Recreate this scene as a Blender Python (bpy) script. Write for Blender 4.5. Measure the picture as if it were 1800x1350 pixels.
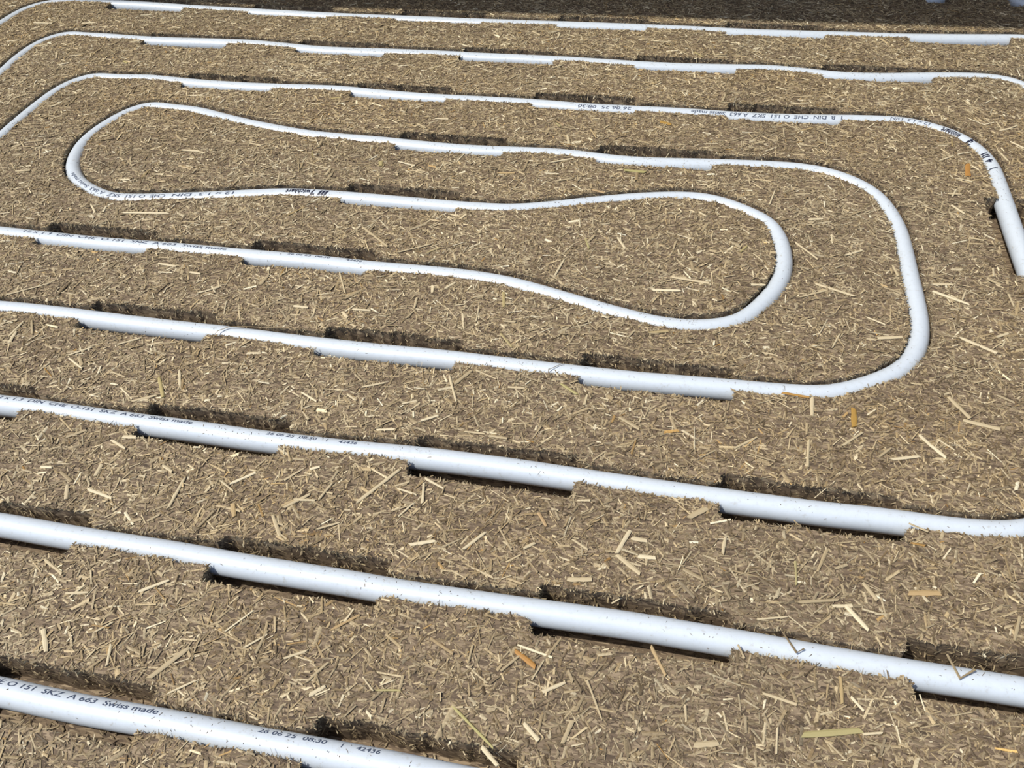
import bpy, bmesh, math, random
import numpy as np
from mathutils import Vector, Matrix

for o in list(bpy.data.objects): bpy.data.objects.remove(o)
scene = bpy.context.scene
COL = scene.collection
rng = np.random.default_rng(11)
random.seed(5)
MM = 0.001
PATH = [[-1314.9,263.0],[-1306.8,263.0],[-1295.9,263.0],[-1284.0,263.0],[-1272.0,263.0],[-1260.0,263.0],[-1248.0,263.0],[-1236.0,263.0],[-1224.0,263.0],[-1212.0,263.0],[-1200.0,263.0],[-1188.0,263.0],[-1176.0,263.0],[-1164.0,263.0],[-1152.0,263.0],[-1140.0,263.0],[-1128.0,263.0],[-1116.0,263.0],[-1104.0,263.0],[-1092.0,263.0],[-1080.0,263.0],[-1068.0,263.0],[-1056.0,263.0],[-1044.0,263.0],[-1032.0,263.0],[-1020.0,263.0],[-1008.0,263.0],[-996.0,263.0],[-984.0,263.0],[-972.0,263.0],[-960.0,263.0],[-948.0,263.0],[-936.0,263.0],[-924.0,263.0],[-912.0,263.0],[-900.0,263.0],[-888.0,263.0],[-876.0,263.0],[-864.0,263.0],[-852.0,263.0],[-840.0,263.0],[-828.0,263.0],[-816.0,263.0],[-804.0,263.0],[-792.0,263.0],[-780.0,263.0],[-768.0,263.0],[-756.0,263.0],[-744.0,263.0],[-732.0,263.0],[-720.0,263.0],[-708.0,263.0],[-696.0,263.0],[-684.0,263.0],[-672.0,263.0],[-660.0,263.0],[-648.0,263.0],[-636.0,263.0],[-624.0,263.0],[-612.0,263.0],[-600.0,263.0],[-588.0,263.0],[-576.0,263.0],[-564.0,263.0],[-552.0,263.1],[-540.0,263.2],[-528.0,263.4],[-516.0,263.7],[-504.0,263.9],[-492.0,264.2],[-480.0,264.4],[-468.0,264.6],[-456.0,264.9],[-444.0,265.1],[-432.0,265.3],[-420.0,265.4],[-408.0,265.4],[-396.0,265.2],[-384.0,264.9],[-372.0,264.7],[-360.0,264.5],[-348.0,264.5],[-336.0,264.5],[-324.0,264.6],[-312.0,264.6],[-300.0,264.6],[-288.0,264.5],[-276.0,264.3],[-264.0,264.0],[-252.1,263.7],[-240.1,263.5],[-228.1,263.4],[-216.1,263.4],[-204.1,263.4],[-192.1,263.4],[-180.1,263.4],[-168.1,263.2],[-156.1,262.9],[-144.1,262.7],[-132.1,262.7],[-120.1,262.8],[-108.1,263.0],[-96.1,263.2],[-84.1,263.4],[-72.1,263.6],[-60.1,263.9],[-48.1,264.2],[-36.1,264.5],[-24.1,264.7],[-12.1,264.9],[-0.1,264.9],[11.9,264.8],[23.9,264.6],[35.9,264.5],[47.9,264.3],[59.9,264.1],[71.9,263.8],[83.9,263.5],[95.9,263.1],[107.9,262.9],[119.9,262.7],[131.9,262.6],[143.9,262.5],[155.9,262.5],[167.9,262.5],[179.9,262.6],[191.9,262.6],[203.9,262.7],[215.9,262.7],[227.9,262.8],[239.9,262.9],[251.9,263.0],[263.8,263.3],[275.8,264.2],[287.6,265.9],[299.1,268.8],[310.2,273.0],[320.7,278.4],[330.5,285.1],[339.4,293.0],[347.3,301.8],[354.1,311.5],[359.7,322.0],[364.0,333.1],[366.9,344.6],[368.7,356.3],[369.6,368.3],[369.9,380.2],[370.0,392.2],[370.0,404.2],[370.0,416.2],[370.0,428.2],[370.0,440.2],[370.0,452.2],[370.0,464.2],[370.0,476.2],[370.0,488.2],[370.0,500.2],[370.0,512.2],[370.0,524.2],[370.0,536.2],[370.0,548.2],[370.0,560.2],[370.0,572.2],[370.0,584.2],[370.0,596.2],[370.0,608.2],[370.0,620.2],[370.0,632.2],[370.0,644.2],[370.0,656.2],[370.0,668.2],[370.0,680.2],[370.0,692.2],[370.0,704.2],[370.0,716.2],[370.0,728.2],[370.0,740.2],[370.0,752.2],[370.0,764.2],[370.0,776.2],[370.0,788.2],[370.0,800.2],[370.0,812.2],[370.0,824.2],[370.0,836.2],[370.0,848.2],[369.9,860.2],[369.5,872.2],[368.3,884.1],[366.0,895.7],[362.2,906.9],[356.9,917.5],[350.2,927.2],[342.5,936.1],[334.6,944.6],[327.6,953.2],[320.4,961.2],[311.2,967.2],[300.4,970.8],[288.7,972.3],[276.8,972.5],[264.9,971.8],[252.9,970.8],[241.0,969.4],[229.1,967.9],[217.2,966.2],[205.3,964.5],[193.5,962.8],[181.5,961.6],[169.6,960.8],[157.6,960.2],[145.7,960.3],[133.8,961.1],[121.9,962.6],[110.0,964.3],[98.1,965.8],[86.2,967.1],[74.2,968.0],[62.3,968.1],[50.3,967.6],[38.4,966.7],[26.4,965.9],[14.4,965.1],[2.5,964.4],[-9.5,963.7],[-21.5,963.1],[-33.5,962.7],[-45.5,962.6],[-57.5,962.5],[-69.5,962.6],[-81.5,962.8],[-93.4,963.3],[-105.4,964.0],[-117.4,964.5],[-129.4,964.8],[-141.4,965.2],[-153.4,965.4],[-165.4,965.6],[-177.4,965.7],[-189.4,965.8],[-201.4,965.8],[-213.4,965.8],[-225.4,965.6],[-237.4,965.3],[-249.4,965.1],[-261.4,965.0],[-273.4,965.2],[-285.4,965.5],[-297.4,965.7],[-309.4,965.8],[-321.3,965.6],[-333.3,965.4],[-345.3,965.1],[-357.3,964.7],[-369.3,964.4],[-381.3,964.0],[-393.3,963.5],[-405.3,962.9],[-417.3,962.5],[-429.3,962.3],[-441.3,962.3],[-453.3,962.6],[-465.2,963.2],[-477.2,964.2],[-489.1,965.3],[-501.1,966.6],[-513.0,967.8],[-524.9,969.0],[-536.9,970.0],[-548.9,970.6],[-560.8,970.6],[-572.8,970.5],[-584.8,970.1],[-596.8,969.7],[-608.8,969.2],[-620.8,968.7],[-632.8,968.2],[-644.8,967.8],[-656.8,967.4],[-668.8,967.1],[-680.8,967.0],[-692.8,967.2],[-704.7,967.6],[-716.7,968.2],[-728.7,969.0],[-740.6,969.6],[-752.6,969.9],[-764.5,969.9],[-776.4,970.3],[-787.8,970.9],[-798.3,969.3],[-807.3,963.8],[-814.5,955.2],[-819.7,944.9],[-822.9,933.6],[-824.5,921.8],[-824.9,909.9],[-824.6,898.0],[-823.6,886.0],[-822.2,874.1],[-820.8,862.2],[-820.2,850.4],[-820.5,838.4],[-821.5,826.5],[-822.5,814.5],[-823.4,802.6],[-824.0,790.6],[-824.3,778.6],[-824.4,766.6],[-824.6,754.6],[-824.8,742.6],[-824.9,730.6],[-825.1,718.6],[-825.2,706.6],[-825.4,694.6],[-825.6,682.6],[-825.7,670.6],[-825.9,658.6],[-826.0,646.6],[-826.0,634.6],[-826.0,622.6],[-826.0,610.6],[-826.0,598.6],[-826.0,586.6],[-826.0,574.6],[-825.8,562.6],[-825.1,550.7],[-823.5,538.9],[-820.8,527.3],[-816.6,516.3],[-811.0,505.9],[-804.0,496.3],[-795.9,487.7],[-786.6,480.3],[-776.5,474.2],[-765.6,469.5],[-754.2,466.3],[-742.5,464.3],[-730.6,463.4],[-718.6,463.1],[-706.6,463.0],[-694.6,463.0],[-682.6,463.0],[-670.6,463.0],[-658.6,463.0],[-646.6,463.1],[-634.6,463.1],[-622.6,463.2],[-610.6,463.3],[-598.6,463.4],[-586.6,463.5],[-574.6,463.6],[-562.6,463.7],[-550.6,464.0],[-538.6,464.4],[-526.6,464.7],[-514.6,464.8],[-502.6,464.8],[-490.6,464.7],[-478.6,464.5],[-466.6,464.2],[-454.6,464.0],[-442.6,463.7],[-430.6,463.5],[-418.6,463.4],[-406.6,463.2],[-394.6,463.1],[-382.6,463.1],[-370.6,463.1],[-358.6,463.2],[-346.6,463.1],[-334.7,463.0],[-322.7,462.8],[-310.7,462.4],[-298.7,462.1],[-286.7,461.9],[-274.7,461.7],[-262.7,461.7],[-250.7,461.7],[-238.7,461.7],[-226.7,461.7],[-214.7,461.8],[-202.7,462.0],[-190.7,462.4],[-178.7,462.7],[-166.7,462.8],[-154.7,462.7],[-142.7,462.5],[-130.7,462.3],[-118.7,462.2],[-106.7,462.1],[-94.7,462.0],[-82.7,461.9],[-70.7,461.8],[-58.7,461.7],[-46.7,461.7],[-34.7,461.8],[-22.7,462.0],[-10.7,462.4],[1.3,462.9],[13.3,463.5],[25.2,464.0],[37.2,464.4],[49.2,464.8],[61.2,465.1],[73.2,465.6],[85.2,466.3],[97.1,467.5],[108.7,469.6],[119.8,473.5],[130.3,478.8],[140.5,485.1],[150.2,492.0],[159.1,499.8],[166.4,508.9],[171.8,519.3],[175.6,530.5],[178.1,542.1],[179.5,553.9],[180.1,565.9],[180.1,577.9],[179.9,589.9],[179.5,601.9],[179.1,613.9],[178.8,625.9],[178.5,637.8],[178.1,649.8],[177.6,661.8],[176.8,673.8],[175.2,685.6],[172.8,697.3],[169.7,708.9],[165.7,720.0],[160.3,730.4],[153.1,739.6],[144.4,747.6],[134.6,754.3],[124.0,759.5],[112.8,763.2],[101.1,765.3],[89.2,766.4],[77.3,766.6],[65.3,766.3],[53.3,765.8],[41.3,765.1],[29.3,764.4],[17.4,763.6],[5.4,762.6],[-6.5,761.6],[-18.5,760.6],[-30.5,759.6],[-42.4,758.9],[-54.4,758.5],[-66.4,758.5],[-78.3,759.1],[-90.3,760.2],[-102.2,761.5],[-114.1,762.7],[-126.1,763.3],[-138.1,763.5],[-150.1,763.2],[-162.0,762.7],[-174.0,762.1],[-186.0,761.4],[-198.0,760.7],[-210.0,760.1],[-221.9,759.8],[-233.9,759.8],[-245.9,760.2],[-257.9,760.7],[-269.9,761.3],[-281.9,762.1],[-293.8,762.9],[-305.8,763.7],[-317.8,764.3],[-329.8,764.7],[-341.8,765.1],[-353.8,765.4],[-365.8,765.9],[-377.7,766.4],[-389.7,767.4],[-401.6,768.9],[-413.4,770.8],[-425.2,773.0],[-437.0,775.3],[-448.7,777.7],[-460.4,780.3],[-472.1,783.1],[-483.7,786.2],[-495.3,789.4],[-506.7,792.8],[-518.2,796.3],[-529.7,799.5],[-541.4,801.8],[-553.2,803.0],[-565.0,803.8],[-576.5,805.2],[-587.4,805.9],[-597.4,803.4],[-606.1,796.8],[-613.0,787.6],[-618.2,777.1],[-622.2,765.8],[-625.3,754.3],[-627.3,742.6],[-628.1,730.7],[-627.5,718.9],[-625.3,707.3],[-621.9,695.8],[-617.4,684.9],[-611.5,674.5],[-604.4,665.1],[-596.1,656.7],[-586.7,649.3],[-576.6,643.2],[-565.9,638.0],[-554.8,633.7],[-543.4,630.8],[-531.8,630.0],[-520.0,630.9],[-508.2,632.6],[-496.4,634.7],[-484.6,636.9],[-472.8,639.2],[-461.0,641.5],[-449.3,644.0],[-437.6,646.6],[-425.9,649.2],[-414.2,651.9],[-402.5,654.4],[-390.7,656.9],[-378.9,659.0],[-367.1,660.4],[-355.1,661.1],[-343.1,661.5],[-331.2,661.8],[-319.2,661.9],[-307.2,661.8],[-295.2,661.7],[-283.2,661.5],[-271.2,661.3],[-259.2,661.1],[-247.2,661.0],[-235.2,660.8],[-223.2,660.6],[-211.2,660.5],[-199.2,660.5],[-187.2,660.8],[-175.2,661.3],[-163.3,662.3],[-151.5,664.2],[-139.9,666.9],[-128.4,670.3],[-117.0,674.0],[-105.6,677.9],[-94.3,681.7],[-82.9,685.4],[-71.4,689.0],[-59.9,692.3],[-48.3,695.4],[-36.6,698.2],[-24.9,700.7],[-13.1,702.6],[-1.2,703.5],[10.5,703.0],[22.1,700.6],[33.0,696.5],[43.5,690.9],[53.6,684.6],[62.8,677.6],[70.0,669.0],[74.9,658.6],[78.0,647.3],[79.9,635.5],[80.7,623.6],[80.5,611.7],[79.1,599.9],[76.2,588.4],[71.9,577.3],[66.6,566.6],[60.6,556.3],[53.9,546.7],[45.8,538.5],[36.0,532.6],[25.0,528.7],[13.4,526.4],[1.5,525.5],[-10.4,525.9],[-22.2,527.5],[-33.9,529.9],[-45.6,532.6],[-57.2,535.6],[-68.8,538.8],[-80.3,542.1],[-91.8,545.4],[-103.4,548.7],[-114.9,551.9],[-126.5,554.9],[-138.2,557.5],[-150.0,559.3],[-162.0,560.6],[-173.9,561.5],[-185.9,561.9],[-197.9,562.1],[-209.9,562.1],[-221.9,561.9],[-233.9,561.7],[-245.9,561.6],[-257.9,561.5],[-269.9,561.7],[-281.9,562.0],[-293.9,562.4],[-305.8,562.7],[-317.8,562.8],[-329.8,562.8],[-341.8,562.6],[-353.8,562.4],[-365.8,562.3],[-377.8,562.2],[-389.8,562.1],[-401.8,562.1],[-413.8,562.1],[-425.8,562.1],[-437.8,562.0],[-449.8,561.8],[-461.8,561.5],[-473.8,561.2],[-485.8,560.8],[-497.8,560.6],[-509.8,560.4],[-521.8,560.5],[-533.8,560.6],[-545.8,560.8],[-557.8,561.0],[-569.8,561.2],[-581.8,561.5],[-593.8,561.8],[-605.8,562.1],[-617.8,562.4],[-629.8,562.7],[-641.7,563.3],[-653.6,564.5],[-665.3,566.8],[-676.5,570.6],[-687.0,576.0],[-696.5,582.9],[-705.0,591.2],[-712.1,600.6],[-717.7,611.0],[-721.7,622.1],[-724.2,633.7],[-725.4,645.5],[-725.9,657.5],[-726.0,669.5],[-726.0,681.5],[-726.1,693.5],[-726.3,705.5],[-726.6,717.5],[-726.9,729.5],[-727.3,741.5],[-727.6,753.4],[-727.8,765.4],[-727.6,777.4],[-727.3,789.4],[-726.7,801.4],[-725.8,813.3],[-724.0,825.1],[-720.9,836.5],[-715.9,847.0],[-708.9,856.1],[-700.2,862.6],[-690.1,865.2],[-679.0,865.1],[-667.4,865.1],[-655.7,866.0],[-643.8,867.1],[-631.8,867.8],[-619.9,867.7],[-608.0,866.8],[-596.0,865.7],[-584.1,864.6],[-572.1,863.9],[-560.1,863.3],[-548.1,862.9],[-536.1,862.7],[-524.1,862.5],[-512.1,862.5],[-500.1,862.5],[-488.2,862.8],[-476.2,863.3],[-464.2,863.9],[-452.2,864.5],[-440.2,865.1],[-428.2,865.8],[-416.2,866.3],[-404.3,866.7],[-392.3,866.5],[-380.4,865.8],[-368.4,864.7],[-356.5,863.8],[-344.5,863.0],[-332.5,862.3],[-320.5,861.6],[-308.5,861.0],[-296.6,860.6],[-284.6,860.4],[-272.6,860.4],[-260.6,860.6],[-248.6,860.7],[-236.6,860.9],[-224.6,861.0],[-212.6,861.1],[-200.6,861.2],[-188.6,861.2],[-176.6,861.0],[-164.6,860.6],[-152.6,860.0],[-140.6,859.3],[-128.6,858.8],[-116.6,858.5],[-104.7,858.4],[-92.7,858.5],[-80.7,858.7],[-68.7,858.9],[-56.7,859.1],[-44.7,859.4],[-32.7,859.6],[-20.7,859.6],[-8.7,859.5],[3.3,859.1],[15.3,858.8],[27.3,858.5],[39.3,858.5],[51.3,858.6],[63.3,858.8],[75.3,859.2],[87.3,859.9],[99.2,860.7],[111.2,861.6],[123.1,862.7],[135.1,863.9],[147.0,865.1],[159.0,866.0],[170.9,866.8],[182.9,867.2],[194.7,866.6],[206.3,864.4],[217.5,860.5],[228.1,855.2],[238.1,848.9],[246.8,841.2],[254.0,831.9],[259.8,821.6],[264.3,810.7],[267.3,799.2],[269.0,787.4],[269.7,775.5],[270.0,763.5],[270.2,751.5],[270.3,739.5],[270.4,727.5],[270.5,715.5],[270.6,703.5],[270.7,691.5],[270.9,679.5],[271.1,667.5],[271.3,655.5],[271.5,643.5],[271.6,631.5],[271.4,619.5],[271.2,607.5],[270.9,595.5],[270.6,583.5],[270.3,571.5],[270.1,559.5],[270.0,547.5],[270.0,535.5],[270.0,523.5],[270.0,511.5],[270.0,499.5],[270.0,487.5],[270.0,475.5],[270.0,463.6],[269.7,451.6],[268.9,439.6],[267.1,427.9],[263.9,416.5],[259.1,405.7],[252.7,395.8],[245.0,386.9],[236.0,379.2],[226.1,373.0],[215.2,368.8],[203.7,366.4],[191.8,365.2],[179.8,364.6],[167.9,364.4],[155.9,364.5],[143.9,364.6],[131.9,364.5],[119.9,364.1],[107.9,363.7],[95.9,363.5],[83.9,363.5],[71.9,363.6],[59.9,363.6],[47.9,363.7],[35.9,363.8],[23.9,363.8],[11.9,364.0],[-0.1,364.2],[-12.1,364.4],[-24.1,364.6],[-36.1,364.8],[-48.1,365.1],[-60.1,365.4],[-72.1,365.7],[-84.1,366.0],[-96.1,366.2],[-108.1,366.3],[-120.1,366.3],[-132.1,366.3],[-144.1,366.2],[-156.1,366.0],[-168.1,365.6],[-180.0,365.1],[-192.0,364.5],[-204.0,364.0],[-216.0,363.5],[-228.0,363.2],[-240.0,363.0],[-252.0,362.8],[-264.0,362.6],[-276.0,362.5],[-288.0,362.6],[-300.0,362.8],[-312.0,363.1],[-324.0,363.2],[-336.0,363.3],[-348.0,363.3],[-360.0,363.2],[-372.0,363.2],[-384.0,363.3],[-396.0,363.3],[-408.0,363.5],[-420.0,363.7],[-432.0,363.9],[-444.0,364.1],[-456.0,364.2],[-468.0,364.1],[-480.0,363.9],[-492.0,363.7],[-504.0,363.6],[-516.0,363.5],[-528.0,363.3],[-540.0,363.2],[-552.0,363.1],[-564.0,363.0],[-576.0,363.0],[-588.0,363.0],[-600.0,363.0],[-612.0,363.0],[-624.0,363.0],[-636.0,363.0],[-648.0,363.0],[-660.0,363.0],[-672.0,363.0],[-684.0,363.0],[-696.0,363.0],[-708.0,363.0],[-720.0,363.0],[-732.0,363.0],[-744.0,363.0],[-756.0,363.0],[-768.0,363.0],[-780.0,363.0],[-792.0,363.0],[-803.9,363.0],[-815.9,363.2],[-827.9,363.8],[-839.7,365.2],[-851.4,367.7],[-862.6,371.5],[-873.4,376.5],[-883.4,382.8],[-892.6,390.3],[-900.9,398.8],[-908.0,408.3],[-914.0,418.5],[-918.7,429.4],[-922.1,440.8],[-924.2,452.5],[-925.3,464.4],[-925.7,476.3],[-925.6,488.3],[-925.5,500.3],[-925.3,512.3],[-925.1,524.3],[-924.9,536.3],[-924.8,548.3],[-924.6,560.3],[-924.4,572.3],[-924.2,584.3],[-924.1,596.3],[-923.9,608.3],[-923.8,620.3],[-923.7,632.3],[-923.6,644.3],[-923.4,656.3],[-923.3,668.3],[-923.2,680.3],[-923.1,692.3],[-923.0,704.3],[-922.8,716.3],[-922.7,728.3],[-922.6,740.3],[-922.5,752.3],[-922.4,764.3],[-922.2,776.3],[-922.1,788.3],[-921.8,800.3],[-921.3,812.3],[-920.6,824.3],[-920.0,836.2],[-919.3,848.2],[-918.6,860.2],[-917.9,872.2],[-917.2,884.2],[-916.6,896.1],[-915.9,908.1],[-915.2,920.1],[-914.5,932.1],[-913.9,944.1],[-913.2,956.0],[-912.5,968.0],[-911.8,980.0],[-911.2,992.0],[-910.5,1004.0],[-909.5,1015.9],[-907.6,1027.6],[-904.0,1038.7],[-898.3,1048.7],[-890.5,1057.1],[-880.9,1063.5],[-870.1,1068.1],[-858.7,1071.2],[-847.0,1072.8],[-835.1,1073.2],[-823.1,1073.2],[-811.1,1072.9],[-799.1,1072.6],[-787.1,1072.3],[-775.1,1071.9],[-763.1,1071.5],[-751.1,1071.0],[-739.2,1070.3],[-727.2,1069.4],[-715.2,1068.6],[-703.3,1067.7],[-691.3,1066.9],[-679.3,1066.1],[-667.3,1065.6],[-655.3,1065.1],[-643.3,1064.6],[-631.4,1064.1],[-619.4,1063.7],[-607.4,1063.2],[-595.4,1062.7],[-583.4,1062.3],[-571.4,1061.9],[-559.4,1061.5],[-547.4,1061.2],[-535.4,1060.9],[-523.4,1060.5],[-511.4,1060.2],[-499.4,1059.8],[-487.4,1059.5],[-475.4,1059.2],[-463.4,1058.9],[-451.4,1058.8],[-439.4,1058.8],[-427.4,1058.8],[-415.4,1058.8],[-403.4,1058.8],[-391.4,1058.9],[-379.4,1058.9],[-367.4,1059.0],[-355.4,1059.0],[-343.4,1059.1],[-331.4,1059.1],[-319.4,1059.2],[-307.4,1059.2],[-295.4,1059.3],[-283.4,1059.4],[-271.4,1059.5],[-259.4,1059.6],[-247.4,1059.8],[-235.4,1060.0],[-223.4,1060.2],[-211.5,1060.5],[-199.5,1060.7],[-187.5,1060.9],[-175.5,1061.2],[-163.5,1061.4],[-151.5,1061.6],[-139.5,1061.8],[-127.5,1062.0],[-115.5,1062.1],[-103.5,1062.3],[-91.5,1062.4],[-79.5,1062.4],[-67.5,1062.4],[-55.5,1062.4],[-43.5,1062.4],[-31.5,1062.3],[-19.5,1062.1],[-7.5,1061.9],[4.5,1061.6],[16.5,1061.3],[28.5,1061.1],[40.5,1060.9],[52.5,1060.9],[64.5,1061.0],[76.5,1061.3],[88.5,1061.6],[100.5,1062.0],[112.5,1062.4],[124.5,1062.8],[136.5,1063.2],[148.5,1063.6],[160.5,1063.9],[172.5,1064.2],[184.5,1064.5],[196.5,1064.7],[208.4,1064.9],[220.4,1065.4],[232.4,1066.1],[244.4,1067.0],[256.3,1067.9],[268.3,1068.8],[280.3,1069.8],[292.2,1070.8],[304.2,1072.0],[316.1,1073.1],[328.0,1074.2],[339.9,1074.9],[351.7,1074.3],[363.4,1072.2],[375.0,1069.5],[386.7,1066.6],[398.3,1063.6],[409.6,1060.0],[420.6,1055.4],[430.9,1049.5],[440.2,1042.3],[448.5,1033.9],[455.5,1024.4],[461.0,1014.0],[465.1,1002.9],[467.7,991.3],[469.2,979.5],[469.8,967.6],[470.0,955.6],[470.0,943.6],[470.0,931.6],[470.0,919.6],[470.0,907.6],[470.0,895.6],[470.0,883.6],[470.0,871.6],[470.0,859.6],[470.0,847.6],[470.0,835.6],[470.0,823.6],[470.0,811.6],[470.0,799.6],[470.0,787.6],[470.0,775.6],[470.0,763.6],[470.0,751.6],[470.0,739.6],[470.0,727.6],[470.0,715.6],[470.0,703.6],[470.0,691.6],[470.0,679.6],[470.0,667.6],[470.0,655.6],[470.0,643.6],[470.0,631.6],[470.0,619.6],[470.0,607.6],[470.0,595.6],[470.0,583.6],[470.0,571.6],[470.0,559.6],[470.0,547.6],[470.0,535.6],[470.0,523.6],[470.0,511.6],[470.0,499.6],[470.0,487.6],[470.0,475.6],[470.0,463.6],[470.0,451.6],[470.0,439.6],[470.0,427.6],[470.0,415.6],[470.0,403.6],[470.0,391.6],[470.0,379.6],[470.0,367.6],[470.0,355.6],[470.0,343.6],[470.0,331.6],[470.0,319.6],[470.0,307.6],[470.0,295.6],[470.0,283.6],[469.7,271.6],[469.0,259.7],[467.5,247.8],[464.9,236.2],[461.0,225.0],[455.8,214.4],[449.3,204.4],[441.7,195.3],[433.1,187.2],[423.5,180.2],[413.2,174.4],[402.2,169.8],[390.8,166.6],[379.1,164.6],[367.2,163.5],[355.2,163.1],[343.2,163.0],[331.2,163.0],[319.2,163.0],[307.2,163.0],[295.2,163.0],[283.2,163.0],[271.2,163.0],[259.2,163.0],[247.2,163.0],[235.2,163.0],[223.2,163.0],[211.2,163.0],[199.2,163.0],[187.2,163.0],[175.2,163.0],[163.2,162.9],[151.2,162.9],[139.2,162.9],[127.2,162.9],[115.2,162.9],[103.2,162.8],[91.2,162.8],[79.2,162.8],[67.2,162.8],[55.2,162.8],[43.2,162.7],[31.2,162.7],[19.2,162.7],[7.2,162.7],[-4.8,162.7],[-16.8,162.6],[-28.8,162.6],[-40.8,162.6],[-52.8,162.6],[-64.8,162.6],[-76.8,162.6],[-88.8,162.7],[-100.8,162.9],[-112.8,163.0],[-124.8,163.0],[-136.8,162.9],[-148.8,162.8],[-160.8,162.7],[-172.8,162.6],[-184.8,162.4],[-196.8,162.4],[-208.8,162.4],[-220.8,162.4],[-232.8,162.5],[-244.8,162.4],[-256.8,162.2],[-268.8,161.9],[-280.8,161.7],[-292.8,161.6],[-304.8,161.7],[-316.8,161.8],[-328.8,162.1],[-340.8,162.3],[-352.8,162.4],[-364.8,162.5],[-376.8,162.6],[-388.8,162.6],[-400.8,162.6],[-412.8,162.7],[-424.8,162.7],[-436.8,162.8],[-448.8,162.8],[-460.8,162.9],[-472.8,162.9],[-484.8,162.9],[-496.8,163.0],[-508.8,163.0],[-520.8,163.0],[-532.8,163.0],[-544.8,163.0],[-556.8,163.0],[-568.8,163.0],[-580.8,163.0],[-592.8,163.0],[-604.8,163.0],[-616.8,163.0],[-628.8,163.0],[-640.8,163.0],[-652.8,163.0],[-664.8,163.0],[-676.8,163.0],[-688.8,163.0],[-700.8,163.0],[-712.8,163.0],[-724.8,163.0],[-736.8,163.0],[-748.8,163.0],[-760.8,163.0],[-772.8,163.0],[-784.8,163.0],[-796.8,163.0],[-808.8,163.0],[-820.8,163.0],[-832.8,163.0],[-844.8,163.0],[-856.8,163.0],[-868.8,163.0],[-880.8,163.0],[-892.8,163.0],[-904.8,163.0],[-916.8,163.0],[-928.8,163.0],[-940.8,163.0],[-952.8,163.0],[-964.8,163.0],[-976.8,163.0],[-988.8,163.0],[-1000.8,163.0],[-1012.8,163.0],[-1024.8,163.0],[-1036.8,163.0],[-1048.8,163.0],[-1060.8,163.0],[-1072.8,163.0],[-1084.8,163.0],[-1096.8,163.0],[-1108.8,163.0],[-1120.8,163.0],[-1132.8,163.0],[-1144.8,163.0],[-1156.8,163.0],[-1168.8,163.0],[-1180.8,163.0],[-1192.8,163.0],[-1204.8,163.0],[-1216.8,163.0],[-1228.8,163.0],[-1240.8,163.0],[-1252.8,163.0],[-1264.8,163.0],[-1276.8,163.0],[-1288.7,163.0],[-1300.3,163.0],[-1310.1,163.0]]
POCK = [[-970.3,-859.3,163.5],[-768.4,-657.4,163.5],[-566.5,-455.5,163.5],[-364.6,-253.6,163.5],[-162.6,-51.6,163.5],[39.3,150.3,163.5],[241.2,352.2,163.5],[-1070.8,-959.8,263.5],[-868.9,-757.9,263.5],[-666.9,-555.9,263.5],[-465.0,-354.0,263.5],[-263.1,-152.1,263.5],[-61.2,49.8,263.5],[140.7,251.7,263.5],[-769.3,-658.3,363.5],[-567.4,-456.4,363.5],[-365.5,-254.5,363.5],[-163.6,-52.6,363.5],[38.4,149.4,363.5],[-469.4,-358.4,463.5],[-267.5,-156.5,463.5],[-65.6,45.4,463.5],[-572.6,-461.6,563.5],[-370.7,-259.7,563.5],[-318.1,-207.1,663.5],[-296.0,-185.0,763.5],[-94.0,17.0,763.5],[-580.8,-469.8,863.5],[-378.9,-267.9,863.5],[-177.0,-66.0,863.5],[25.0,136.0,863.5],[-683.9,-572.9,963.5],[-482.0,-371.0,963.5],[-280.0,-169.0,963.5],[-78.1,32.9,963.5],[123.8,234.8,963.5],[-789.2,-678.2,1063.5],[-587.3,-476.3,1063.5],[-385.4,-274.4,1063.5],[-183.4,-72.4,1063.5],[18.5,129.5,1063.5],[220.4,331.4,1063.5]]
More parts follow.
